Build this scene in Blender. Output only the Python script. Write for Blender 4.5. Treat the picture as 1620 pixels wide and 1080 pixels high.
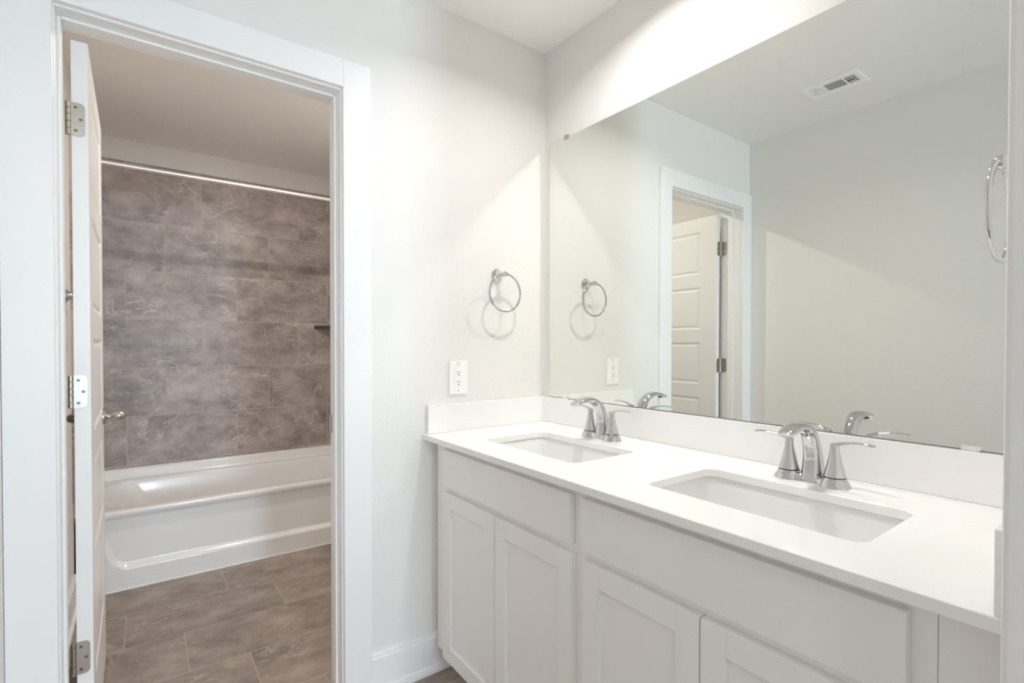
import bpy, bmesh, math, random
from mathutils import Vector, Matrix
random.seed(4)
PI = math.pi
for o in list(bpy.data.objects):
    bpy.data.objects.remove(o)
scene = bpy.context.scene
COL = scene.collection

# ------------------------------------------------------------------ camera
# X runs right along the door wall, Y into the tub room, mirror wall is x = 0, door wall is y = 0
yaw, pitch, roll = math.radians(36.20), math.radians(-0.76), math.radians(0.06)
F = Vector((math.sin(yaw) * math.cos(pitch), math.cos(yaw) * math.cos(pitch), math.sin(pitch)))
R0 = Vector((math.cos(yaw), -math.sin(yaw), 0)); U0 = R0.cross(F)
R = R0 * math.cos(roll) + U0 * math.sin(roll); U = -R0 * math.sin(roll) + U0 * math.cos(roll)
cd = bpy.data.cameras.new('camera'); cam = bpy.data.objects.new('camera', cd); COL.objects.link(cam)
M4 = Matrix((R, U, -F)).transposed().to_4x4(); M4.translation = Vector((-1.4013, -1.6724, 1.2086))
cam.matrix_world = M4
cd.sensor_width = 36.0; cd.lens = 796.2 / 1620 * 36; cd.shift_y = 15.7 / 1620
cd.clip_start = 0.02; cd.clip_end = 60
scene.camera = cam

# ------------------------------------------------------------------ world, lights, exposure
w = bpy.data.worlds.new('sky'); scene.world = w; w.use_nodes = True
bg = w.node_tree.nodes['Background']; bg.inputs[0].default_value = (0.62, 0.76, 1.0, 1); bg.inputs[1].default_value = 2.4

def area(name, loc, size, power, color, shape='DISK', size_y=None, rot=(0, 0, 0), spread=180):
    l = bpy.data.lights.new(name, 'AREA'); l.shape = shape; l.size = size
    if size_y: l.size_y = size_y
    l.energy = power; l.color = color; l.spread = math.radians(spread)
    o = bpy.data.objects.new(name, l); COL.objects.link(o); o.location = loc; o.rotation_euler = rot
    return o
HC = 2.455
area('vanity_lamp', (-0.38, -0.68, HC - 0.022), 0.085, 5.7, (1.0, 0.970, 0.945), spread=150)
area('tub_room_lamp', (-0.74, 0.79, HC - 0.022), 0.05, 9.4, (1.0, 0.93, 0.84))
area('bedroom_fill', (-1.6, -3.2, HC - 0.03), 0.3, 8, (1.0, 0.97, 0.93))  # added fill light for more ambient, no known fixture behind it
p = area('window_daylight', (-.96, -6.06, 1.35), 0.66, 96, (0.69, 0.85, 1.0), 'RECTANGLE', 1.5, (math.radians(90), 0, 0))
scene.view_settings.view_transform = 'Standard'; scene.view_settings.look = 'None'
scene.view_settings.gamma = 1; scene.view_settings.use_curve_mapping = False
scene.view_settings.exposure = 0.27
scene.cycles.max_bounces = 14; scene.cycles.diffuse_bounces = 8; scene.cycles.glossy_bounces = 6
scene.cycles.use_denoising = True; scene.cycles.sample_clamp_indirect = 0; scene.cycles.use_guiding = True; scene.cycles.guiding_training_samples = 64; scene.cycles.blur_glossy = 0

# ------------------------------------------------------------------ materials
def lin(c):
    return tuple(((v / 255) / 12.92 if v / 255 <= .04045 else ((v / 255 + .055) / 1.055) ** 2.4) for v in c) + (1,)
def mat(name, rgb, rough=.5, metal=0, spec=.5, bump=None, coat=0):
    m = bpy.data.materials.new(name); m.use_nodes = True; nt = m.node_tree; b = nt.nodes['Principled BSDF']
    b.inputs['Base Color'].default_value = lin(rgb); b.inputs['Roughness'].default_value = rough
    b.inputs['Metallic'].default_value = metal; b.inputs['Specular IOR Level'].default_value = spec
    b.inputs['Coat Weight'].default_value = coat
    # slight procedural variation in every material
    tc = nt.nodes.new('ShaderNodeTexCoord'); n = nt.nodes.new('ShaderNodeTexNoise')
    nt.links.new(tc.outputs['Object'], n.inputs['Vector'])
    if bump:
        sc, st, dist = bump
        n.inputs['Scale'].default_value = sc; n.inputs['Detail'].default_value = 3
        bp = nt.nodes.new('ShaderNodeBump'); bp.inputs['Strength'].default_value = st; bp.inputs['Distance'].default_value = dist
        nt.links.new(n.outputs[0], bp.inputs['Height']); nt.links.new(bp.outputs[0], b.inputs['Normal'])
    elif metal < .5:
        n.inputs['Scale'].default_value = 9
        mr = nt.nodes.new('ShaderNodeMapRange'); mr.inputs['To Min'].default_value = max(0, rough - .03); mr.inputs['To Max'].default_value = rough + .03
        nt.links.new(n.outputs[0], mr.inputs['Value']); nt.links.new(mr.outputs[0], b.inputs['Roughness'])
    return m
PAINT = mat('wall_paint', (238, 236, 233), .62, spec=.35, bump=(110, .35, .0022))
CEIL = mat('ceiling_paint', (248, 246, 244), .8, spec=.2, bump=(75, .4, .003))
TRIM = mat('trim_enamel', (246, 246, 246), .32)
DOORP = mat('door_enamel', (243, 243, 242), .35)
CAB = mat('cabinet_enamel', (246, 244, 241), .38)
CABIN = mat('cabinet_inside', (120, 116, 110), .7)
QUARTZ = mat('white_quartz', (247, 246, 245), .16, coat=.2)
CERAMIC = mat('sink_porcelain', (238, 238, 236), .08, coat=.3)
TUBM = mat('tub_enamel', (243, 243, 243), .18, coat=.2)
CHROME = mat('chrome', (208, 208, 209), .05, metal=1)
ROD = mat('rod_steel', (245, 244, 242), .33, metal=1)
NICKEL = mat('satin_nickel', (186, 180, 171), .3, metal=1)
BLACK = mat('black_rubber', (20, 20, 20), .5)
DARKM = mat('duct_shade', (38, 38, 37), .8)
SLATE = mat('corner_shelf_stone', (84, 78, 74), .4)
PLATE = mat('outlet_plastic', (253, 253, 252), .3)
SLOT = mat('outlet_slot', (70, 68, 66), .6)
CAULK = mat('grout_line', (200, 196, 190), .6)
CARPET = mat('bedroom_carpet', (178, 170, 160), .95, bump=(400, .6, .004))
MIRR = mat('mirror_silver', (238, 241, 236), .0, metal=1)
MEDGE = mat('mirror_edge', (52, 60, 56), .2)
LENS = mat('lamp_lens', (250, 248, 244), .4)
b = LENS.node_tree.nodes['Principled BSDF']; b.inputs['Emission Color'].default_value = (1, .95, .88, 1); b.inputs['Emission Strength'].default_value = 1.5
CLIP = mat('clear_clip', (225, 225, 220), .15)
CLIP.node_tree.nodes['Principled BSDF'].inputs['Transmission Weight'].default_value = .5

def tile_mat(name, ax_u, ax_v, tw, th, u0, v0, shift, dark, lite, vein, grout, rough=.38):
    """Running tiles tw x th over object axes ax_u / ax_v; rows step along by `shift` per row up, repeating every third row."""
    m = bpy.data.materials.new(name); m.use_nodes = True; nt = m.node_tree; N = nt.nodes; L = nt.links
    b = N['Principled BSDF']
    def val(x):
        n = N.new('ShaderNodeValue'); n.outputs[0].default_value = x; return n.outputs[0]
    def mth(op, a, c=None, d=None):
        n = N.new('ShaderNodeMath'); n.operation = op
        for i, x in enumerate((a, c, d)):
            if x is None: continue
            if isinstance(x, (int, float)): n.inputs[i].default_value = x
            else: L.new(x, n.inputs[i])
        return n.outputs[0]
    tc = N.new('ShaderNodeTexCoord'); sp = N.new('ShaderNodeSeparateXYZ'); L.new(tc.outputs['Object'], sp.inputs[0])
    u, v = sp.outputs[ax_u], sp.outputs[ax_v]
    vv = mth('DIVIDE', mth('SUBTRACT', v, v0), th); row = mth('FLOOR', vv); fv = mth('SUBTRACT', vv, row)
    r3 = mth('FLOORED_MODULO', row, 3.0)
    uu = mth('DIVIDE', mth('SUBTRACT', mth('SUBTRACT', u, u0), mth('MULTIPLY', r3, shift)), tw)
    colm = mth('FLOOR', uu); fu = mth('SUBTRACT', uu, colm)
    du = mth('MULTIPLY', mth('MINIMUM', fu, mth('SUBTRACT', 1.0, fu)), tw)
    dv = mth('MULTIPLY', mth('MINIMUM', fv, mth('SUBTRACT', 1.0, fv)), th)
    d = mth('MINIMUM', du, dv)
    g = N.new('ShaderNodeMapRange'); g.inputs['From Min'].default_value = .0012; g.inputs['From Max'].default_value = .0022
    L.new(d, g.inputs['Value']); gm = g.outputs[0]
    cmb = N.new('ShaderNodeCombineXYZ'); L.new(row, cmb.inputs[0]); L.new(colm, cmb.inputs[1])
    wn = N.new('ShaderNodeTexWhiteNoise'); L.new(cmb.outputs[0], wn.inputs['Vector'])
    off = N.new('ShaderNodeVectorMath'); off.operation = 'SCALE'; L.new(wn.outputs['Color'], off.inputs[0]); off.inputs['Scale'].default_value = 23
    pos = N.new('ShaderNodeVectorMath'); pos.operation = 'ADD'; L.new(tc.outputs['Object'], pos.inputs[0]); L.new(off.outputs[0], pos.inputs[1])
    mp = N.new('ShaderNodeMapping'); L.new(pos.outputs[0], mp.inputs[0])
    s = [1.0, 1.0, 1.0]; s[ax_v] = 1.35; mp.inputs['Scale'].default_value = s
    def noise(sc, det, ro, dist, vec=None):
        n = N.new('ShaderNodeTexNoise'); n.inputs['Scale'].default_value = sc; n.inputs['Detail'].default_value = det
        n.inputs['Roughness'].default_value = ro; n.inputs['Distortion'].default_value = dist; L.new(vec or mp.outputs[0], n.inputs['Vector']); return n.outputs[0]
    cloud = noise(4.6, 10, .68, .35); fine = noise(55, 8, .75, .2)
    cr = N.new('ShaderNodeValToRGB'); cr.color_ramp.elements[0].position = .36; cr.color_ramp.elements[0].color = lin(dark)
    cr.color_ramp.elements[1].position = .64; cr.color_ramp.elements[1].color = lin(lite)
    L.new(mth('ADD', mth('MULTIPLY', cloud, .78), mth('MULTIPLY', fine, .22)), cr.inputs[0])
    # veins: thin ridges of a warped noise, present only in patches
    vn = noise(2.6, 9, .62, .9); ridge = mth('ABSOLUTE', mth('SUBTRACT', vn, .5))
    vr = N.new('ShaderNodeMapRange'); vr.inputs['From Min'].default_value = .0; vr.inputs['From Max'].default_value = .010
    vr.inputs['To Min'].default_value = 1; vr.inputs['To Max'].default_value = 0; L.new(ridge, vr.inputs['Value'])
    pm = noise(3.0, 2, .5, 0); pr = N.new('ShaderNodeMapRange'); pr.inputs['From Min'].default_value = .46; pr.inputs['From Max'].default_value = .58; L.new(pm, pr.inputs['Value'])
    vm = mth('MULTIPLY', mth('MULTIPLY', vr.outputs[0], pr.outputs[0]), .75)
    mx = N.new('ShaderNodeMix'); mx.data_type = 'RGBA'; L.new(vm, mx.inputs['Factor']); L.new(cr.outputs[0], mx.inputs['A']); mx.inputs['B'].default_value = lin(vein)
    # each tile a touch lighter or darker
    hv = N.new('ShaderNodeHueSaturation'); L.new(mx.outputs['Result'], hv.inputs['Color'])
    L.new(mth('ADD', mth('MULTIPLY', wn.outputs['Value'], .16), .92), hv.inputs['Value'])
    m2 = N.new('ShaderNodeMix'); m2.data_type = 'RGBA'; L.new(gm, m2.inputs['Factor']); m2.inputs['A'].default_value = lin(grout); L.new(hv.outputs[0], m2.inputs['B'])
    L.new(m2.outputs['Result'], b.inputs['Base Color'])
    rr = N.new('ShaderNodeMapRange'); rr.inputs['To Min'].default_value = .8; rr.inputs['To Max'].default_value = rough; L.new(gm, rr.inputs['Value']); L.new(rr.outputs[0], b.inputs['Roughness'])
    bp = N.new('ShaderNodeBump'); bp.inputs['Strength'].default_value = .5; bp.inputs['Distance'].default_value = .002
    L.new(mth('ADD', gm, mth('MULTIPLY', fine, .12)), bp.inputs['Height']); L.new(bp.outputs[0], b.inputs['Normal'])
    return m
TD, TL, TV, TG = (132, 121, 117), (200, 189, 184), (226, 220, 217), (170, 162, 155)
TILE_BACK = tile_mat('wall_tile_back', 0, 2, .5985, .2995, -1.487, .465, .199, TD, TL, TV, (204, 194, 186))
TILE_SIDE = tile_mat('wall_tile_side', 1, 2, .5985, .2995, 1.60, .465, .199, TD, TL, TV, (204, 194, 186))
TILE_FLOOR = tile_mat('floor_tile', 0, 1, .5985, .3105, -1.072, .21, -.2, (126, 113, 104), (180, 165, 155), (200, 188, 176), (190, 180, 170), .42)

# ------------------------------------------------------------------ mesh helpers
def new(): return bmesh.new()
def box(bm, x0, x1, y0, y1, z0, z1, mi=0):
    vs = [bm.verts.new(c) for c in ((x0, y0, z0), (x1, y0, z0), (x1, y1, z0), (x0, y1, z0), (x0, y0, z1), (x1, y0, z1), (x1, y1, z1), (x0, y1, z1))]
    for f in ((0, 3, 2, 1), (4, 5, 6, 7), (0, 1, 5, 4), (1, 2, 6, 5), (2, 3, 7, 6), (3, 0, 4, 7)):
        fc = bm.faces.new([vs[i] for i in f]); fc.material_index = mi
    return vs
def obj(name, bm, m, parent=None, smooth=False, bevel=0, seg=2, angle=35):
    bmesh.ops.recalc_face_normals(bm, faces=bm.faces[:])
    me = bpy.data.meshes.new(name); bm.to_mesh(me); bm.free()
    for x in (m if isinstance(m, (list, tuple)) else [m]): me.materials.append(x)
    o = bpy.data.objects.new(name, me); COL.objects.link(o)
    if parent:
        o.parent = parent; o.matrix_parent_inverse = Matrix.Translation(parent.location).inverted() if parent.location.length else Matrix()
    if smooth:
        for pl in me.polygons: pl.use_smooth = True
        try: me.set_sharp_from_angle(angle=math.radians(angle))
        except Exception: pass
    if bevel:
        md = o.modifiers.new('edge', 'BEVEL'); md.width = bevel; md.segments = seg; md.limit_method = 'ANGLE'; md.angle_limit = math.radians(40)
        md.use_clamp_overlap = True
    return o
def thing(name, loc, label, cat, group=None, kind=None):
    o = bpy.data.objects.new(name, None); COL.objects.link(o); o.location = loc; o.empty_display_size = .05
    tag(o, label, cat, group, kind); return o
def tag(o, label=None, cat=None, group=None, kind=None):
    if label: o['label'] = label
    if cat: o['category'] = cat
    if group: o['group'] = group
    if kind: o['kind'] = kind
    return o
def struct(name, bm, m, label, cat, **k):
    return tag(obj(name, bm, m, **k), label, cat, kind='structure')
def rings(bm, rs, cap0=True, cap1=True, closed=True):
    """Bridge successive rings of points."""
    vr = [[bm.verts.new(p) for p in r] for r in rs]
    n = len(vr[0])
    for a, c in zip(vr, vr[1:]):
        for i in range(n if closed else n - 1):
            j = (i + 1) % n
            bm.faces.new((a[i], a[j], c[j], c[i]))
    if cap0: bm.faces.new(vr[0][::-1])
    if cap1: bm.faces.new(vr[-1])
    return vr
def frame(ax):
    ax = Vector(ax).normalized()
    t = Vector((0, 0, 1)) if abs(ax.z) < .9 else Vector((1, 0, 0))
    a = ax.cross(t).normalized(); return a, ax.cross(a).normalized(), ax
def lathe(bm, origin, axis, prof, n=32, cap0=True, cap1=True):
    a, c, ax = frame(axis); o = Vector(origin)
    return rings(bm, [[o + ax * h + a * (r * math.cos(2 * PI * i / n)) + c * (r * math.sin(2 * PI * i / n)) for i in range(n)] for r, h in prof], cap0, cap1)
def torus(bm, c, axis, Rr, r, n=64, k=12):
    a, b2, ax = frame(axis); c = Vector(c); vr = []
    for i in range(n):
        t = 2 * PI * i / n; d = a * math.cos(t) + b2 * math.sin(t)
        vr.append([bm.verts.new(c + d * (Rr + r * math.cos(2 * PI * j / k)) + ax * (r * math.sin(2 * PI * j / k))) for j in range(k)])
    for i in range(n):
        for j in range(k):
            bm.faces.new((vr[i][j], vr[(i + 1) % n][j], vr[(i + 1) % n][(j + 1) % k], vr[i][(j + 1) % k]))
def rrect(cx, cy, hx, hy, r, z, n=8):
    pts = []; r = max(min(r, hx - 1e-4, hy - 1e-4), 1e-4)
    for q, (sx, sy) in enumerate(((1, 1), (-1, 1), (-1, -1), (1, -1))):
        for i in range(n + 1):
            t = PI / 2 * (q + i / n)
            pts.append(Vector((cx + sx * (hx - r) + r * math.cos(t), cy + sy * (hy - r) + r * math.sin(t), z)))
    return pts
def catmull(P, k=8):
    out = []
    Q = [P[0]] + list(P) + [P[-1]]
    for i in range(1, len(Q) - 2):
        a, b2, c, d = Q[i - 1], Q[i], Q[i + 1], Q[i + 2]
        for s in range(k):
            t = s / k
            out.append(tuple(.5 * (2 * b2[j] + (c[j] - a[j]) * t + (2 * a[j] - 5 * b2[j] + 4 * c[j] - d[j]) * t * t + (3 * b2[j] - a[j] - 3 * c[j] + d[j]) * t ** 3) for j in range(len(b2))))
    out.append(tuple(P[-1])); return out
def sweep(bm, pts, side, prof_n=20, power=2.4):
    """pts: (x,y,z,half_width,half_thickness); side: width direction."""
    side = Vector(side).normalized(); rs = []
    P = [Vector(p[:3]) for p in pts]
    for i, p in enumerate(pts):
        t = (P[min(i + 1, len(P) - 1)] - P[max(i - 1, 0)]).normalized()
        s = (side - t * side.dot(t)).normalized(); nrm = s.cross(t)
        r = []
        for j in range(prof_n):
            a = 2 * PI * j / prof_n; ca, sa = math.cos(a), math.sin(a)
            r.append(P[i] + s * (p[3] * math.copysign(abs(ca) ** (2 / power), ca)) + nrm * (p[4] * math.copysign(abs(sa) ** (2 / power), sa)))
        rs.append(r)
    rings(bm, rs)
def dup(root, loc, rotz=0, label=None):
    r = root.copy(); COL.objects.link(r); r.location = loc; r.rotation_euler = (0, 0, rotz)
    if label: r['label'] = label
    for ch in list(root.children):
        c = ch.copy(); COL.objects.link(c); c.parent = r
        for g in list(ch.children):
            d = g.copy(); COL.objects.link(d); d.parent = c
    return r

# ------------------------------------------------------------------ room shell
LX = -1.672          # face of the left wall
RX = -0.15           # right wall face of the tub room
YB = 2.2             # tiled face of the tub wall
YW = -1.550          # vanity side of the stub wall
YE = -1.665          # bedroom side of the stub wall
OL, OR_, OH = -1.573, -0.876, 2.042    # jamb faces of the door opening and head height
bm = new(); box(bm, LX - .12, .12, YE, YB + .13, -.06, 0); struct('floor', bm, TILE_FLOOR, 'brown grey rectangular floor tiles with pale grout', 'floor')
bm = new(); box(bm, -4.4, 2.4, -6.15, YE, -.06, 0); struct('floor_bedroom', bm, CARPET, 'beige carpet of the room behind the viewpoint', 'floor')
bm = new(); box(bm, LX - .12, .12, YE, YB + .13, HC, HC + .06); struct('ceiling', bm, CEIL, 'off-white textured ceiling', 'ceiling')
bm = new(); box(bm, -4.4, 2.4, -6.15, YE, HC, HC + .06); struct('ceiling_bedroom', bm, CEIL, 'off-white ceiling of the room behind the viewpoint', 'ceiling')
bm = new(); box(bm, LX - .12, LX, YE, YB + .13, 0, HC); struct('wall_left', bm, PAINT, 'plain off-white wall running left of the inner doorway', 'wall')
bm = new(); box(bm, 0, .12, YE, .115, 0, HC); struct('wall_right', bm, PAINT, 'off-white wall carrying the wide mirror above the vanity', 'wall')
bm = new()
box(bm, LX, OL - .018, 0, .115, 0, HC); box(bm, OR_ + .018, 0, 0, .115, 0, HC); box(bm, OL - .018, OR_ + .018, 0, .115, OH + .018, HC)
struct('wall_back', bm, PAINT, 'off-white wall with the doorway and the towel ring', 'wall')
bm = new(); box(bm, -.668, 0, YE, YW, 0, HC); struct('wall_front', bm, PAINT, 'short stub wall ending the vanity at the right edge of the photo', 'wall', bevel=.006)
bm = new(); box(bm, RX, .12, .115, YB + .13, 0, HC); struct('wall_tub_right', bm, PAINT, 'painted wall right of the bathtub', 'wall')
bm = new(); box(bm, LX, RX, YB + .009, YB + .13, 0, HC); struct('wall_tub_back', bm, PAINT, 'painted wall strip above the tub tiles', 'wall')
bm = new(); box(bm, -4.52, -4.4, -6.15, YE + .12, 0, HC); struct('wall_bedroom_left', bm, PAINT, 'painted wall of the room behind the viewpoint, left', 'wall')
bm = new(); box(bm, 2.4, 2.52, -6.15, YE + .12, 0, HC); struct('wall_bedroom_right', bm, PAINT, 'painted wall of the room behind the viewpoint, right', 'wall')
bm = new(); box(bm, -4.4, LX - .12, YE, YW, 0, HC); box(bm, .12, 2.4, YE, YW, 0, HC); struct('wall_bedroom_back', bm, PAINT, 'painted wall beside the bathroom entrance', 'wall')
wx0, wx1, wz0, wz1 = -1.31, -.61, .6, 2.1
bm = new(); box(bm, -4.4, wx0, -6.15, -6.0, 0, HC); box(bm, wx1, 2.4, -6.15, -6.0, 0, HC); box(bm, wx0, wx1, -6.15, -6.0, 0, wz0); box(bm, wx0, wx1, -6.15, -6.0, wz1, HC)
struct('wall_bedroom_front', bm, PAINT, 'painted wall with the window behind the viewpoint', 'wall')
wn_ = thing('window_1', (wx0, -6.0, wz0), 'white framed window of the room behind the viewpoint', 'window', kind='structure')
bm = new()
for a in ((wx0, wx0 + .05, wz0, wz1), (wx1 - .05, wx1, wz0, wz1), (wx0 + .05, wx1 - .05, wz0, wz0 + .05), (wx0 + .05, wx1 - .05, wz1 - .05, wz1), (wx0 + .05, wx1 - .05, 1.33, 1.37)):
    box(bm, a[0], a[1], -6.04, -5.99, a[2], a[3])
obj('window_frame', bm, TRIM, wn_, bevel=.003)

# tile surround as three tiled linings
bm = new(); box(bm, LX + .009, RX - .009, YB, YB + .009, .455, 2.324); struct('wall_tub_tile', bm, TILE_BACK, 'grey brown marbled stone tiles on the wall behind the bathtub', 'tile wall', bevel=.001)
bm = new(); box(bm, LX, LX + .009, 1.40, YB + .009, .40, 2.324); struct('wall_tub_tile_left', bm, TILE_SIDE, 'grey brown stone tiles left of the bathtub', 'tile wall')
bm = new(); box(bm, RX - .009, RX, 1.40, YB + .009, .40, 2.324); struct('wall_tub_tile_right', bm, TILE_SIDE, 'grey brown stone tiles right of the bathtub', 'tile wall')

# ------------------------------------------------------------------ door frame (jambs, stops, casing)
dt = thing('trim_1', (OL, 0, 0), 'white painted casing and jambs around the inner doorway', 'door frame', kind='structure')
bm = new(); box(bm, OL - .018, OL, 0, .115, 0, OH + .018); box(bm, OR_, OR_ + .018, 0, .115, 0, OH + .018); box(bm, OL, OR_, 0, .115, OH, OH + .018)
obj('jamb', bm, TRIM, dt, bevel=.0015)
bm = new(); s = .0075
box(bm, OL, OL + s, .043, .078, 0, OH); box(bm, OR_ - s, OR_, .043, .078, 0, OH); box(bm, OL + s, OR_ - s, .043, .078, OH - s, OH)
obj('door_stop', bm, TRIM, dt, bevel=.003, seg=3)
cl, cr_, ct = OL + .008, OR_ + .0, OH + .010
def casing(bm, y0, y1, xl, xr, zt):
    box(bm, xl, OL - .003, y0, y1, 0, zt); box(bm, OR_ + .004, xr, y0, y1, 0, zt); box(bm, OL - .003, OR_ + .004, y0, y1, OH + .006, zt)
bm = new(); casing(bm, -.018, -.0005, LX + .001, -.780, 2.137); obj('casing', bm, TRIM, dt, bevel=.002)
bm = new(); casing(bm, .1155, .133, LX + .001, -.780, 2.137); obj('casing', bm, TRIM, dt, bevel=.002)
# strike plate on the latch jamb
bm = new(); box(bm, OR_ - .0125, OR_ - .0005, .086, .110, .905, .965); o = obj('strike_plate', bm, NICKEL, dt, bevel=.001); o['label'] = 'dull metal strike plate'

# ------------------------------------------------------------------ baseboards
def baseboard(name, label, x0, x1, y0, y1, axis, out):
    """main board + shoe; `out` = sign of the direction away from the wall."""
    bm = new(); h = .142
    if axis == 'x':
        a, c = sorted((y0, y0 + out * .014)); box(bm, x0, x1, a, c, 0, h - .012)
        a2, c2 = sorted((y0, y0 + out * .010)); box(bm, x0, x1, a2, c2, h - .012, h)
        a3, c3 = sorted((y0 + out * .014, y0 + out * .026)); box(bm, x0, x1, a3, c3, 0, .019)
    else:
        a, c = sorted((x0, x0 + out * .014)); box(bm, a, c, y0, y1, 0, h - .012)
        a2, c2 = sorted((x0, x0 + out * .010)); box(bm, a2, c2, y0, y1, h - .012, h)
        a3, c3 = sorted((x0 + out * .014, x0 + out * .026)); box(bm, a3, c3, y0, y1, 0, .019)
    return struct(name, bm, TRIM, label, 'baseboard', bevel=.0025)
baseboard('baseboard_back', 'white baseboard between the doorway and the vanity', -.779, -.462, 0, 0, 'x', -1)
baseboard('baseboard_left', 'white baseboard along the left wall', LX, 0, YE, -.02, 'y', 1)
baseboard('baseboard_tub_left', 'white baseboard behind the open inner door', LX, 0, .134, 1.40, 'y', 1)
baseboard('baseboard_tub_right', 'white baseboard on the right wall of the tub room', RX, 0, .116, 1.40, 'y', -1)

# ------------------------------------------------------------------ the inner door, open at right angles
dx0, dx1, dy0, dy1, dz0, dz1 = -1.554, -1.519, .126, .816, .012, 2.026
dr = thing('door_1', (-1.545, dy0, dz0), 'white five panel door standing open into the tub room', 'door', kind='structure')
bm = new(); dep = .006
box(bm, dx0 + dep, dx1 - dep, dy0, dy1, dz0, dz1)
pz = [(1.938, 1.664), (1.581, 1.309), (1.224, .954), (.869, .599), (.514, .244)]
py0, py1 = dy0 + .114, dy1 - .114
for xa_, xb_ in ((dx1 - dep, dx1), (dx0, dx0 + dep)):
    box(bm, xa_, xb_, dy0, py0, dz0, dz1); box(bm, xa_, xb_, py1, dy1, dz0, dz1)
    zz = [dz1] + [z for t in pz for z in t] + [dz0]
    for i in range(0, len(zz), 2): box(bm, xa_, xb_, py0, py1, zz[i + 1], zz[i])
bmesh.ops.remove_doubles(bm, verts=bm.verts[:], dist=1e-5)
# drop the doubled inner faces so that only the outer skin stays
seen = {}
for f in list(bm.faces):
    k = tuple(sorted(v.index for v in f.verts)); 
obj('door_leaf', bm, DOORP, dr)
for t, bt in pz:
    for sx in (1, -1):
        bm = new(); xf = dx1 if sx > 0 else dx0; base = xf - sx * dep
        def rc(i, x): return [Vector((x, py0 + i, bt + i)), Vector((x, py1 - i, bt + i)), Vector((x, py1 - i, t - i)), Vector((x, py0 + i, t - i))]
        # moulded slope from the frame down to a groove, then the raised field
        rings(bm, [rc(.0002, xf - sx * .0003), rc(.010, xf - sx * .0052), rc(.016, xf - sx * .0055), rc(.026, xf - sx * .0018), rc(.030, xf - sx * .0015)], cap0=False)
        obj('door_panel', bm, DOORP, dr, smooth=True, angle=12)
def hinge(z):
    bm = new()
    # leaf on the door edge, rounded outer corners, lying on the edge face that looks towards the bathroom
    def leaf(pts3):  # outline of (a, z) -> extrude
        pass
    prof = []
    hw, hh, r = .031, .0445, .012
    for q in range(2):
        for i in range(7):
            t = -PI / 2 + PI / 2 * (q + i / 6)
            cz = (-hh + r) if q == 0 else (hh - r)
            prof.append((hw - r + r * math.cos(t), cz + r * math.sin(t)))
    prof = [(0, -hh)] + prof + [(0, hh)]
    x0 = -1.557
    a = [Vector((x0 + u, dy0 - .0005, z + v)) for u, v in prof]; c = [Vector((x0 + u, dy0 - .0028, z + v)) for u, v in prof]
    rings(bm, [a, c])
    # leaf on the jamb
    a = [Vector((OL + .0003, .119 - u, z + v)) for u, v in prof]; c = [Vector((OL + .0026, .119 - u, z + v)) for u, v in prof]
    rings(bm, [a, c])
    # knuckles
    for k in range(5):
        h0 = -hh + k * .0178; lathe(bm, (-1.5605, .1235, z + h0), (0, 0, 1), [(.0055, .0003), (.0062, .0012), (.0062, .0166), (.0055, .0175)], 16)
    h = obj('hinge', bm, NICKEL, dr, smooth=True, angle=30); h['label'] = 'satin metal hinge with rounded corners'
    bm = new()
    for u, v in ((.0225, 0), (.012, .031), (.012, -.031)):
        lathe(bm, (x0 + u, dy0 - .0026, z + v), (0, -1, 0), [(.0040, 0), (.0040, .0009), (.0026, .0012)], 14)
        lathe(bm, (OL + .0026, .119 - u, z + v), (1, 0, 0), [(.0040, 0), (.0040, .0009), (.0026, .0012)], 14)
    s_ = obj('screw', bm, mat('screw_steel', (120, 116, 110), .3, metal=1), h)
for z in (1.815, 1.08, .352): hinge(z)
for sx, xf in ((1, dx1), (-1, dx0)):
    bm = new()
    lathe(bm, (xf, dy1 - .062, .938), (sx, 0, 0), [(.0325, .0002), (.0325, .004), (.029, .008), (.013, .011)], 32)
    lathe(bm, (xf, dy1 - .062, .938), (sx, 0, 0), [(.011, .008), (.0085, .020), (.0095, .025), (.0150, .032), (.0185, .042), (.0182, .052), (.0150, .061), (.009, .0675), (.003, .0695)], 32)
    k = obj('door_knob', bm, NICKEL, dr, smooth=True); k['label'] = 'satin nickel egg-shaped door knob'
bm = new(); box(bm, dx0 + .006, dx1 - .006, dy1 - .0002, dy1 + .0015, .91, .966); obj('latch_plate', bm, NICKEL, dr)
dr.rotation_euler = (0, 0, .0115)

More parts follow.
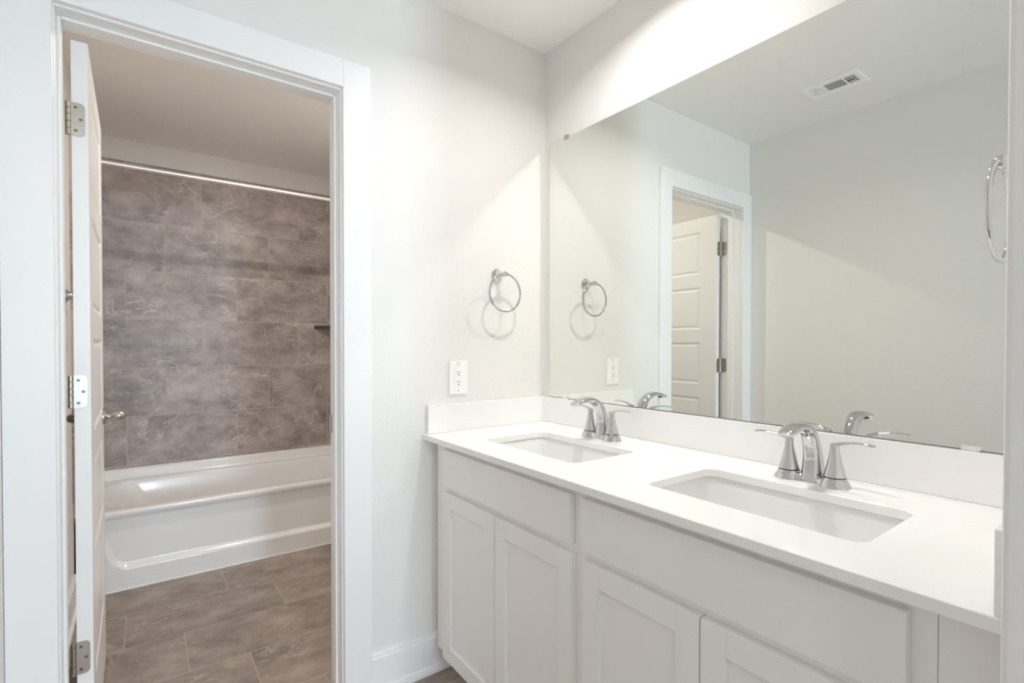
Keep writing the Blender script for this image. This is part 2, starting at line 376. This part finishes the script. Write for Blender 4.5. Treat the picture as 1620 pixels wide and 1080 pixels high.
# ------------------------------------------------------------------ bathtub
TX0, TX1, TY0, TY1, TZ = LX + .011, RX - .011, 1.440, YB - .001, .393
tub = thing('bathtub', (-.91, 1.82, 0), 'glossy white alcove bathtub with a recessed front apron', 'bathtub')
bm = new(); cx, cy = (TX0 + TX1) / 2, (TY0 + TY1) / 2; hx, hy = (TX1 - TX0) / 2, (TY1 - TY0) / 2
def tring(l, r_, f, bk, rad, z):
    x0, x1, y0, y1 = TX0 + l, TX1 - r_, TY0 + f, TY1 - bk
    return rrect((x0 + x1) / 2, (y0 + y1) / 2, (x1 - x0) / 2, (y1 - y0) / 2, rad, z, 10)
RS = [tring(0, 0, .012, 0, .004, .364), tring(0, 0, -.002, 0, .004, .364), tring(0, 0, -.004, 0, .004, .3665), tring(0, 0, -.004, 0, .004, .386), tring(0, 0, -.0015, 0, .004, .3915), tring(.003, .003, .0045, .003, .006, .3935),
      tring(.070, .075, .062, .085, .14, .3935), tring(.074, .079, .067, .089, .14, .3925), tring(.080, .084, .073, .094, .14, .387), tring(.086, .088, .077, .098, .14, .372),
      tring(.13, .10, .088, .108, .14, .30), tring(.20, .115, .10, .12, .14, .20), tring(.27, .13, .115, .135, .14, .11), tring(.31, .15, .14, .16, .13, .075), tring(.36, .20, .19, .21, .10, .060), tring(.45, .30, .27, .29, .06, .056)]
rings(bm, RS, cap0=False, cap1=True); obj('basin', bm, TUBM, tub, smooth=True, angle=50)
# raised lip under the tiles, a softly rounded ledge on three sides
bm = new()
prof = [(.0, .380), (.048, .3935), (.040, .398), (.034, .410), (.030, .438), (.026, .450), (.018, .4545), (.0, .4545)]
path = []
def ledge(d, z):
    return [Vector((TX0 + d * .6, TY0 + .02, z)), Vector((TX0 + d * .6, TY1 - d, z)), Vector((TX1 - d * .6, TY1 - d, z)), Vector((TX1 - d * .6, TY0 + .02, z))]
rings(bm, [ledge(d, z) for d, z in prof], cap0=False, cap1=False, closed=False)
o = obj('tile_ledge', bm, TUBM, tub, smooth=True, angle=50)
# apron as one moulded sheet
def sd(x, z):
    # signed distance-like value of the recessed field, negative inside; left and right edges lean outwards
    lean = .42 * (z - .09); xl, xr = -1.515 - lean, -.30 + lean; zb = .098
    r = .055; c_x = (xl + xr) / 2; hxx = (xr - xl) / 2
    qx = abs(x - c_x) - (hxx - r); qz = (zb + r) - z
    return math.hypot(max(qx, 0), max(qz, 0)) + min(max(qx, qz), 0) - r
def smooth01(t): t = max(0, min(1, t)); return t * t * (3 - 2 * t)
bm = new(); NX, NZ = 300, 90; grid = []
for j in range(NZ + 1):
    z = .364 * j / NZ; rowv = []
    for i in range(NX + 1):
        x = TX0 + (TX1 - TX0) * i / NX
        k = smooth01(-(sd(x, z)) / .030)
        y = TY0 + .021 * k
        if z < .02: y += 0
        y = y + (TY0 + .012 - y) * smooth01((z - .345) / .019)
        rowv.append(bm.verts.new((x, y, z)))
    grid.append(rowv)
for j in range(NZ):
    for i in range(NX): bm.faces.new((grid[j][i], grid[j][i + 1], grid[j + 1][i + 1], grid[j + 1][i]))
obj('apron', bm, TUBM, tub, smooth=True, angle=60)
bm = new(); lathe(bm, (TX1 - .40, cy, .0565), (0, 0, 1), [(.036, 0), (.036, .002), (.030, .0035), (.012, .0025)], 28); obj('drain', bm, CHROME, tub, smooth=True)
bm = new(); box(bm, TX0, TX1, TY0 - .004, TY0 + .001, 0, .003); obj('caulk_line', bm, TRIM, tub)

# shower rod
rod = thing('shower_curtain_rod', (-.91, 1.49, 2.095), 'straight shiny metal curtain rod spanning above the bathtub', 'curtain rod')
bm = new(); lathe(bm, (LX + .012, 1.49, 2.095), (1, 0, 0), [(.0127, 0), (.0127, RX - LX - .024)], 24); obj('rod', bm, ROD, rod, smooth=True)
for x, s_ in ((LX + .0095, 1), (RX - .0095, -1)):
    bm = new(); lathe(bm, (x, 1.49, 2.095), (s_, 0, 0), [(.033, 0), (.033, .005), (.020, .014), (.0155, .024), (.0131, .026)], 28); obj('end_flange', bm, CHROME, rod, smooth=True)
# corner shelf
bm = new(); zc_ = 1.348; cxx, cyy = RX - .0095, YB - .0005; pts = [(cxx, cyy), (cxx - .225, cyy)]
for i in range(1, 8):
    t = i / 8; a = Vector((cxx - .225, cyy)); c = Vector((cxx, cyy - .225)); m_ = Vector((cxx - .120, cyy - .120)); q = a * (1 - t) ** 2 + m_ * 2 * t * (1 - t) + c * t * t; pts.append((q.x, q.y))
pts.append((cxx, cyy - .225))
rings(bm, [[Vector((x, y, zc_ - .024)) for x, y in pts], [Vector((x, y, zc_)) for x, y in pts]])
tag(obj('corner_shelf', bm, SLATE, bevel=.003), 'small dark triangular stone shelf in the tiled corner above the tub', 'shelf')

# ------------------------------------------------------------------ ceiling lamps
def lamp(loc, label):
    t = thing('ceiling_light', loc, label, 'ceiling light')
    bm = new(); x, y, z = loc
    vr = [[Vector((x + r * math.cos(2 * PI * i / 40), y + r * math.sin(2 * PI * i / 40), z + h)) for i in range(40)] for r, h in ((.082, 0), (.085, -.004), (.083, -.012), (.078, -.016), (.071, -.016), (.071, -.010))]
    rings(bm, vr, cap0=True, cap1=False); obj('trim_ring', bm, PLATE, t, smooth=True)
    bm = new(); lathe(bm, (x, y, z - .015), (0, 0, 1), [(.0705, 0), (.0705, .005)], 40); obj('lens', bm, LENS, t)
lamp((-.38, -.68, HC), 'round flush ceiling light above the vanity')
lamp((-.74, .79, HC), 'round flush ceiling light in the tub room')

# ------------------------------------------------------------------ vanity cabinet
VF = -.535                      # face frame front
van = thing('vanity_cabinet', (-.27, -.77, 0), 'long pale grey shaker double vanity cabinet below the white countertop', 'cabinet')
bm = new()
y1_, y0_ = -.030, -1.467
box(bm, VF + .02, -.001, y1_ - .016, y1_, .1, .8625); box(bm, VF + .02, -.001, y0_, y0_ + .016, .1, .8625)
box(bm, VF + .02, -.001, y0_ + .016, y1_ - .016, .1, .115); box(bm, -.012, -.001, y0_ + .016, y1_ - .016, .115, .8625)
obj('carcass', bm, CAB, van)
bm = new(); fx0, fx1 = VF, VF + .0195
for a in ((y1_ - .080, y1_, .1, .8625), (y0_, y0_ + .038, .1, .8625), (-.80, -.745, .1, .8625)): box(bm, fx0, fx1, *a)
for a in ((-.745, y1_ - .080), (y0_ + .038, -.80)):
    box(bm, fx0, fx1, a[0], a[1], .832, .8625); box(bm, fx0, fx1, a[0], a[1], .68, .72); box(bm, fx0, fx1, a[0], a[1], .1, .13)
obj('face_frame', bm, CAB, van, bevel=.0006)
bm = new(); box(bm, -.465, -.45, -1.548, -.004, 0.001, .0995); obj('toe_kick', bm, CAB, van)
bm = new(); box(bm, VF + .012, VF + .03, y1_ + .001, -.002, .1, .8625); obj('filler_strip', bm, CAB, van, bevel=.001)
bm = new(); box(bm, VF + .0015, VF + .02, -1.549, y0_ - .0004, .1, .8625); obj('filler_strip', bm, CAB, van, bevel=.001)
for a, c in ((-.757, -.095), (-1.438, -.794)):
    bm = new(); box(bm, VF - .019, VF - .0002, a, c, .712, .840); o = obj('drawer_front', bm, CAB, van, bevel=.0022); o['label'] = 'flat false drawer front'
ST = .052
for a, c in ((-.4245, -.100), (-.762, -.4275), (-1.1165, -.803), (-1.438, -1.1195)):
    z0_, z1_ = .102, .692
    bm = new(); x0_, x1_ = VF - .019, VF - .0002
    box(bm, x0_, x1_, c - ST, c, z0_, z1_); box(bm, x0_, x1_, a, a + ST, z0_, z1_)
    box(bm, x0_ + .0002, x1_, a + ST, c - ST, z1_ - ST, z1_); box(bm, x0_ + .0002, x1_, a + ST, c - ST, z0_, z0_ + ST)
    d = obj('cabinet_door', bm, CAB, van, bevel=.0010)
    bm = new(); box(bm, x0_ + .009, x0_ + .015, a + ST - .002, c - ST + .002, z0_ + ST - .002, z1_ - ST + .002); obj('door_panel', bm, CAB, d)
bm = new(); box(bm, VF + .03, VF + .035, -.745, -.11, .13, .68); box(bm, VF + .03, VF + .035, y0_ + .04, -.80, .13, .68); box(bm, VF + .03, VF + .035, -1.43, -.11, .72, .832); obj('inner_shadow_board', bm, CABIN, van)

# ------------------------------------------------------------------ countertop with two sink cut-outs
CZ0, CZ1 = .863, .883
S = [(-.3235, -.4405), (-.3235, -1.130)]     # opening centres
SHX, SHY, SR = .131, .2215, .028
bm = new()
def edge_loop(pts):
    vs = [bm.verts.new(p) for p in pts]; return [bm.edges.new((vs[i], vs[(i + 1) % len(vs)])) for i in range(len(vs))]
es = edge_loop([Vector(p) for p in ((-.582, -1.549, CZ1), (0 - .001, -1.549, CZ1), (-.001, -.001, CZ1), (-.582, -.001, CZ1))])
for sx, sy in S: es += edge_loop(rrect(sx, sy, SHX, SHY, SR, CZ1, 8))
r_ = bmesh.ops.triangle_fill(bm, use_beauty=True, use_dissolve=False, edges=es)
top = [g for g in r_['geom'] if isinstance(g, bmesh.types.BMFace)]
ex = bmesh.ops.extrude_face_region(bm, geom=top)
for v in [g for g in ex['geom'] if isinstance(g, bmesh.types.BMVert)]: v.co.z = CZ0
tag(obj('countertop', bm, QUARTZ, bevel=.0018, seg=2), 'long white quartz countertop with two sink cut-outs on the vanity', 'countertop')
bm = new(); box(bm, -.0205, -.001, -1.549, -.001, CZ1 + .0003, .988); tag(obj('backsplash', bm, QUARTZ, bevel=.0012), 'long low white backsplash under the mirror', 'backsplash', 'white splashes around the countertop')
bm = new(); box(bm, -.568, -.021, -.0205, -.001, CZ1 + .0003, .988); tag(obj('backsplash', bm, QUARTZ, bevel=.0012), 'short white side splash below the outlet', 'backsplash', 'white splashes around the countertop')
bm = new(); box(bm, -.580, -.021, -1.549, -1.5295, CZ1 + .0003, .988); tag(obj('backsplash', bm, QUARTZ, bevel=.0012), 'short white side splash against the stub wall at right', 'backsplash', 'white splashes around the countertop')

def sink(sx, sy, label):
    t = thing('sink', (sx, sy, CZ0), label, 'sink', 'undermount sinks in the countertop')
    bm = new(); g = .004
    RS = [rrect(sx, sy, SHX + .022, SHY + .022, .045, CZ0 - .012), rrect(sx, sy, SHX + .022, SHY + .022, .045, CZ0 - .0006), rrect(sx, sy, SHX + g + .004, SHY + g + .004, SR + .006, CZ0 - .0006),
          rrect(sx, sy, SHX + g, SHY + g, SR + .004, CZ0 - .004), rrect(sx, sy, SHX - .001, SHY - .002, SR + .006, CZ0 - .03),
          rrect(sx, sy, SHX - .008, SHY - .012, .036, CZ0 - .085), rrect(sx, sy, SHX - .016, SHY - .024, .045, CZ0 - .108), rrect(sx, sy, SHX - .036, SHY - .050, .055, CZ0 - .121),
          rrect(sx, sy, SHX - .075, SHY - .120, .05, CZ0 - .126), rrect(sx, sy, .024, .024, .0238, CZ0 - .130)]
    rings(bm, RS, cap0=False, cap1=True)
    rs2 = [rrect(sx, sy, SHX + .022, SHY + .022, .045, CZ0 - .012), rrect(sx, sy, SHX + .012, SHY + .012, .045, CZ0 - .018), rrect(sx, sy, SHX + .004, SHY, .045, CZ0 - .10), rrect(sx, sy, SHX - .03, SHY - .04, .05, CZ0 - .138)]
    rings(bm, rs2, cap0=False, cap1=True)
    obj('basin', bm, CERAMIC, t, smooth=True, angle=55)
    bm = new(); lathe(bm, (sx, sy, CZ0 - .1298), (0, 0, 1), [(.0225, 0), (.0225, .0015), (.018, .003), (.017, .0015), (.015, .0015), (.014, .0045), (.004, .006)], 28); d = obj('drain', bm, CHROME, t, smooth=True); d['label'] = 'chrome sink drain'
sink(S[0][0], S[0][1], 'white rectangular undermount sink nearer the outlet wall')
sink(S[1][0], S[1][1], 'white rectangular undermount sink nearer the stub wall at right')

# ------------------------------------------------------------------ faucets (chrome, two handles on one base)
def faucet(fx, fy, label):
    t = thing('faucet', (fx, fy, CZ1), label, 'faucet', 'chrome two handle faucets')
    z = CZ1 + .0003
    # base: a low bridge that flares into the two handle bells
    bm = new(); n = 48
    def base_ring(off, h):
        pts = []
        for i in range(n):
            a = 2 * PI * i / n; ca, sa = math.cos(a), math.sin(a)
            hl = .0508; rr = .033 - off
            # stadium blended with waist
            y = hl * max(-1, min(1, sa * 1.6)) + rr * sa
            x = rr * ca * (1 - .0 * abs(ca))
            if abs(y) < hl: x = math.copysign(min(abs(x) if abs(ca) < .2 else rr, rr - .013 * math.cos(y / hl * PI / 2) * 1.0), ca)
            pts.append(Vector((fx + x, fy + y, z + h)))
        return pts
    rings(bm, [base_ring(0, 0), base_ring(.001, .003), base_ring(.008, .013), base_ring(.011, .0155)])
    for s_ in (-1, 1):
        lathe(bm, (fx, fy + s_ * .0508, z), (0, 0, 1), [(.0335, 0), (.0325, .003), (.0275, .012), (.0245, .019), (.0235, .020)], 36)
    bs = obj('base', bm, CHROME, t, smooth=True, angle=40)
    # spout
    P = [(fx + .010, fy, z + .002, .0255, .030), (fx + .011, fy, z + .03, .0225, .0255), (fx + .008, fy, z + .062, .0200, .0200), (fx - .001, fy, z + .094, .0182, .0155), (fx - .022, fy, z + .122, .0175, .0122),
         (fx - .055, fy, z + .1365, .0188, .0100), (fx - .090, fy, z + .1365, .0200, .0080), (fx - .120, fy, z + .1285, .0194, .0060), (fx - .130, fy, z + .1240, .0165, .0042)]
    bm = new(); sweep(bm, catmull(P, 6), (0, 1, 0), 28, 2.5); sp = obj('spout', bm, CHROME, t, smooth=True, angle=60)
    bm = new(); lathe(bm, (fx - .110, fy, z + .1255), (-.25, 0, -1), [(.010, 0), (.010, .003), (.007, .003)], 20); obj('aerator', bm, NICKEL, sp)
    for s_ in (-1, 1):
        hy_ = fy + s_ * .0508
        bm = new(); lathe(bm, (fx, hy_, z + .0195), (0, 0, 1), [(.0226, 0), (.0226, .0032)], 32); rg = obj('seal_ring', bm, BLACK, t); rg['label'] = 'thin black ring below the handle'
        bm = new(); lathe(bm, (fx, hy_, z + .0225), (0, 0, 1), [(.0232, 0), (.0232, .001), (.0185, .018), (.0138, .038), (.0106, .055), (.0096, .066), (.0098, .072), (.0085, .0755)], 36)
        h = obj('handle', bm, CHROME, t, smooth=True, angle=50)
        # lever: leaves the bell at its top and arches outwards, thin and flat
        y_, zt = hy_, z + .0945
        L_ = [(fx, y_ - s_ * .0075, zt - .003, .0085, .0040), (fx, y_ + s_ * .006, zt + .002, .0088, .0048), (fx - .002, y_ + s_ * .024, zt + .0075, .0078, .0034), (fx - .004, y_ + s_ * .046, zt + .0108, .0072, .0026), (fx - .006, y_ + s_ * .064, zt + .0112, .0076, .0026), (fx - .0075, y_ + s_ * .079, zt + .0095, .0074, .0030), (fx - .0078, y_ + s_ * .082, zt + .0088, .0050, .0018)]
        bm = new(); sweep(bm, catmull(L_, 6), (1, 0, 0), 18, 2.3); obj('lever', bm, CHROME, h, smooth=True, angle=60)
    bm = new(); lathe(bm, (fx + .046, fy, z), (0, 0, 1), [(.0045, 0), (.0028, .006), (.0028, .040), (.0050, .043), (.0060, .050), (.0040, .056)], 16); obj('lift_rod', bm, CHROME, t, smooth=True)
faucet(-.115, -.441, 'chrome two handle faucet behind the sink nearer the outlet')
faucet(-.115, -1.127, 'chrome two handle faucet behind the sink nearer the right edge')

# ------------------------------------------------------------------ mirror
MY0, MY1, MZ0, MZ1 = -1.505, -.0365, .991, 2.052
mir = thing('wall_mirror', (0, -.77, MZ0), 'wide frameless mirror above the vanity backsplash', 'mirror')
bm = new(); box(bm, -.0065, -.0008, MY0, MY1, MZ0, MZ1, 1)
for f in bm.faces:
    if all(abs(v.co.x + .0065) < 1e-6 for v in f.verts): f.material_index = 0
obj('mirror_glass', bm, [MIRR, MEDGE], mir)
for y in (-.14, -1.395):
    bm = new(); box(bm, -.011, -.0068, y - .010, y + .010, MZ1 - .006, MZ1 + .010); box(bm, -.0068, -.0005, y - .010, y + .010, MZ1 + .0005, MZ1 + .010)
    c = obj('mirror_clip', bm, CLIP, mir, bevel=.001); c['label'] = 'clear plastic mirror clip'
    bm = new(); lathe(bm, (-.011, y, MZ1 + .004), (-1, 0, 0), [(.003, 0), (.0025, .0012)], 12); obj('screw', bm, NICKEL, c)
for y in (-.14, -1.392):
    bm = new(); box(bm, -.010, -.0068, y - .015, y + .015, .9885, .9985); c = obj('mirror_clip', bm, ROD, mir, bevel=.0008); c['label'] = 'flat metal mirror clip'

# ------------------------------------------------------------------ towel rings: built once facing -y at the origin, then copied
def towel_ring(label, loc, rotz):
    t = thing('towel_ring', (0, 0, 0), label, 'towel ring', 'chrome towel rings')
    bm = new(); lathe(bm, (0, 0, .073), (0, -1, 0), [(.0255, .0005), (.0265, .003), (.0255, .006), (.0205, .010), (.0195, .0115), (.0165, .016), (.0115, .026), (.0085, .038), (.0075, .048), (.0085, .050)], 36)
    obj('mounting_post', bm, CHROME, t, smooth=True, angle=30)
    bm = new(); lathe(bm, (0, -.049, .073), (0, -1, 0), [(.0085, 0), (.0105, .003), (.0112, .009), (.0095, .015), (.0060, .0185), (.0020, .0195)], 28); obj('finial', bm, CHROME, t, smooth=True, angle=50)
    bm = new(); torus(bm, (0, -.0585, -.001), (0, 1, 0), .0735, .0041, 96, 14); obj('ring', bm, CHROME, t, smooth=True, angle=180)
    t.location = loc; t.rotation_euler = (0, 0, rotz); return t
tr = towel_ring('chrome towel ring on the wall above the outlet', (-.254, -.0003, 1.413), 0)
dup(tr, (-.350, YW + .0003, 1.413), PI, 'chrome towel ring seen edge-on beside the right end of the mirror')
dup(tr, (LX + .0003, 1.215, 1.345), PI / 2, 'chrome towel ring glimpsed through the gap behind the open door')

# ------------------------------------------------------------------ outlet
ox, oz = -.434, 1.083
ou = thing('electrical_outlet', (ox, 0, oz), 'white duplex electrical outlet on the wall above the side splash', 'outlet')
bm = new(); box(bm, ox - .040, ox + .040, -.0062, -.0004, oz - .063, oz + .063); obj('cover_plate', bm, PLATE, ou, bevel=.0022, seg=3)
bm = new(); box(bm, ox - .0165, ox + .0165, -.0075, -.0062, oz - .0335, oz + .0335); rec = obj('receptacle', bm, PLATE, ou, bevel=.0007)
for zc in (oz + .0185, oz - .0185):
    bm = new(); box(bm, ox - .0066, ox - .0046, -.0079, -.0074, zc - .001, zc + .0075); obj('blade_slot', bm, SLOT, rec)
    bm = new(); box(bm, ox + .0046, ox + .0066, -.0079, -.0074, zc, zc + .0068); obj('blade_slot', bm, SLOT, rec)
    bm = new(); lathe(bm, (ox, -.0074, zc - .0068), (0, -1, 0), [(.0026, 0), (.0026, .0005)], 14); obj('ground_hole', bm, SLOT, rec)
for zc in (oz + .0485, oz - .0485):
    bm = new(); lathe(bm, (ox, -.0062, zc), (0, -1, 0), [(.0033, 0), (.0030, .0007)], 18); obj('screw', bm, mat('plate_screw', (205, 203, 199), .4), ou, smooth=True)
bm = new(); box(bm, ox - .009, ox + .000, -.0064, -.0061, oz + .0562, oz + .0583); box(bm, ox + .002, ox + .010, -.0064, -.0061, oz + .0564, oz + .0580); obj('faint_print', bm, mat('faint_grey_ink', (150, 150, 150), .6), ou)

# ------------------------------------------------------------------ ceiling register seen in the mirror
vx0, vx1, vy0, vy1 = -1.368, -1.208, -.745, -.502
ve = thing('ceiling_vent', ((vx0 + vx1) / 2, (vy0 + vy1) / 2, HC), 'white rectangular ceiling air register reflected in the mirror', 'vent')
bm = new(); zv = HC - .0001
ix0, ix1 = vx0 + .040, vx1 - .040; secs = [(vy1 - .078, vy1 - .028), (vy1 - .168, vy1 - .088), (vy0 + .022, vy1 - .178)]
box(bm, vx0, ix0, vy0, vy1, zv - .006, zv); box(bm, ix1, vx1, vy0, vy1, zv - .006, zv)
ys = [vy1, secs[0][1], secs[0][0], secs[1][1], secs[1][0], secs[2][1], secs[2][0], vy0]
for i in range(0, 8, 2): box(bm, ix0, ix1, ys[i + 1], ys[i], zv - .006, zv)
obj('frame', bm, PLATE, ve, bevel=.002)
bm = new(); box(bm, ix0, ix1, secs[2][0], secs[0][1], zv - .0009, zv - .0001); obj('duct_shade_sheet', bm, DARKM, ve)  # flat dark sheet, its colour stands in for the shade inside the duct
def slat(a, c, zt=.0012):
    bm = new(); box(bm, *a, *c, zv - .0055, zv - zt); obj('louver', bm, PLATE, ve)
for i in range(4):
    y = secs[0][0] + .0125 * i; slat((ix0, ix1), (y, y + .0092))
for i in range(6):
    x = ix0 + (ix1 - ix0) * i / 6 + .004; slat((x, x + .0042), (secs[1][0], secs[1][1]), .0045)
for i in range(5):
    y = secs[2][0] + .0100 * i + .003; slat((ix0, ix1), (y, y + .0034))
bm = new(); box(bm, ix0 + .034, ix0 + .040, secs[2][0] + .012, secs[2][1], zv - .0062, zv - .0054); obj('damper_lever', bm, BLACK, ve)
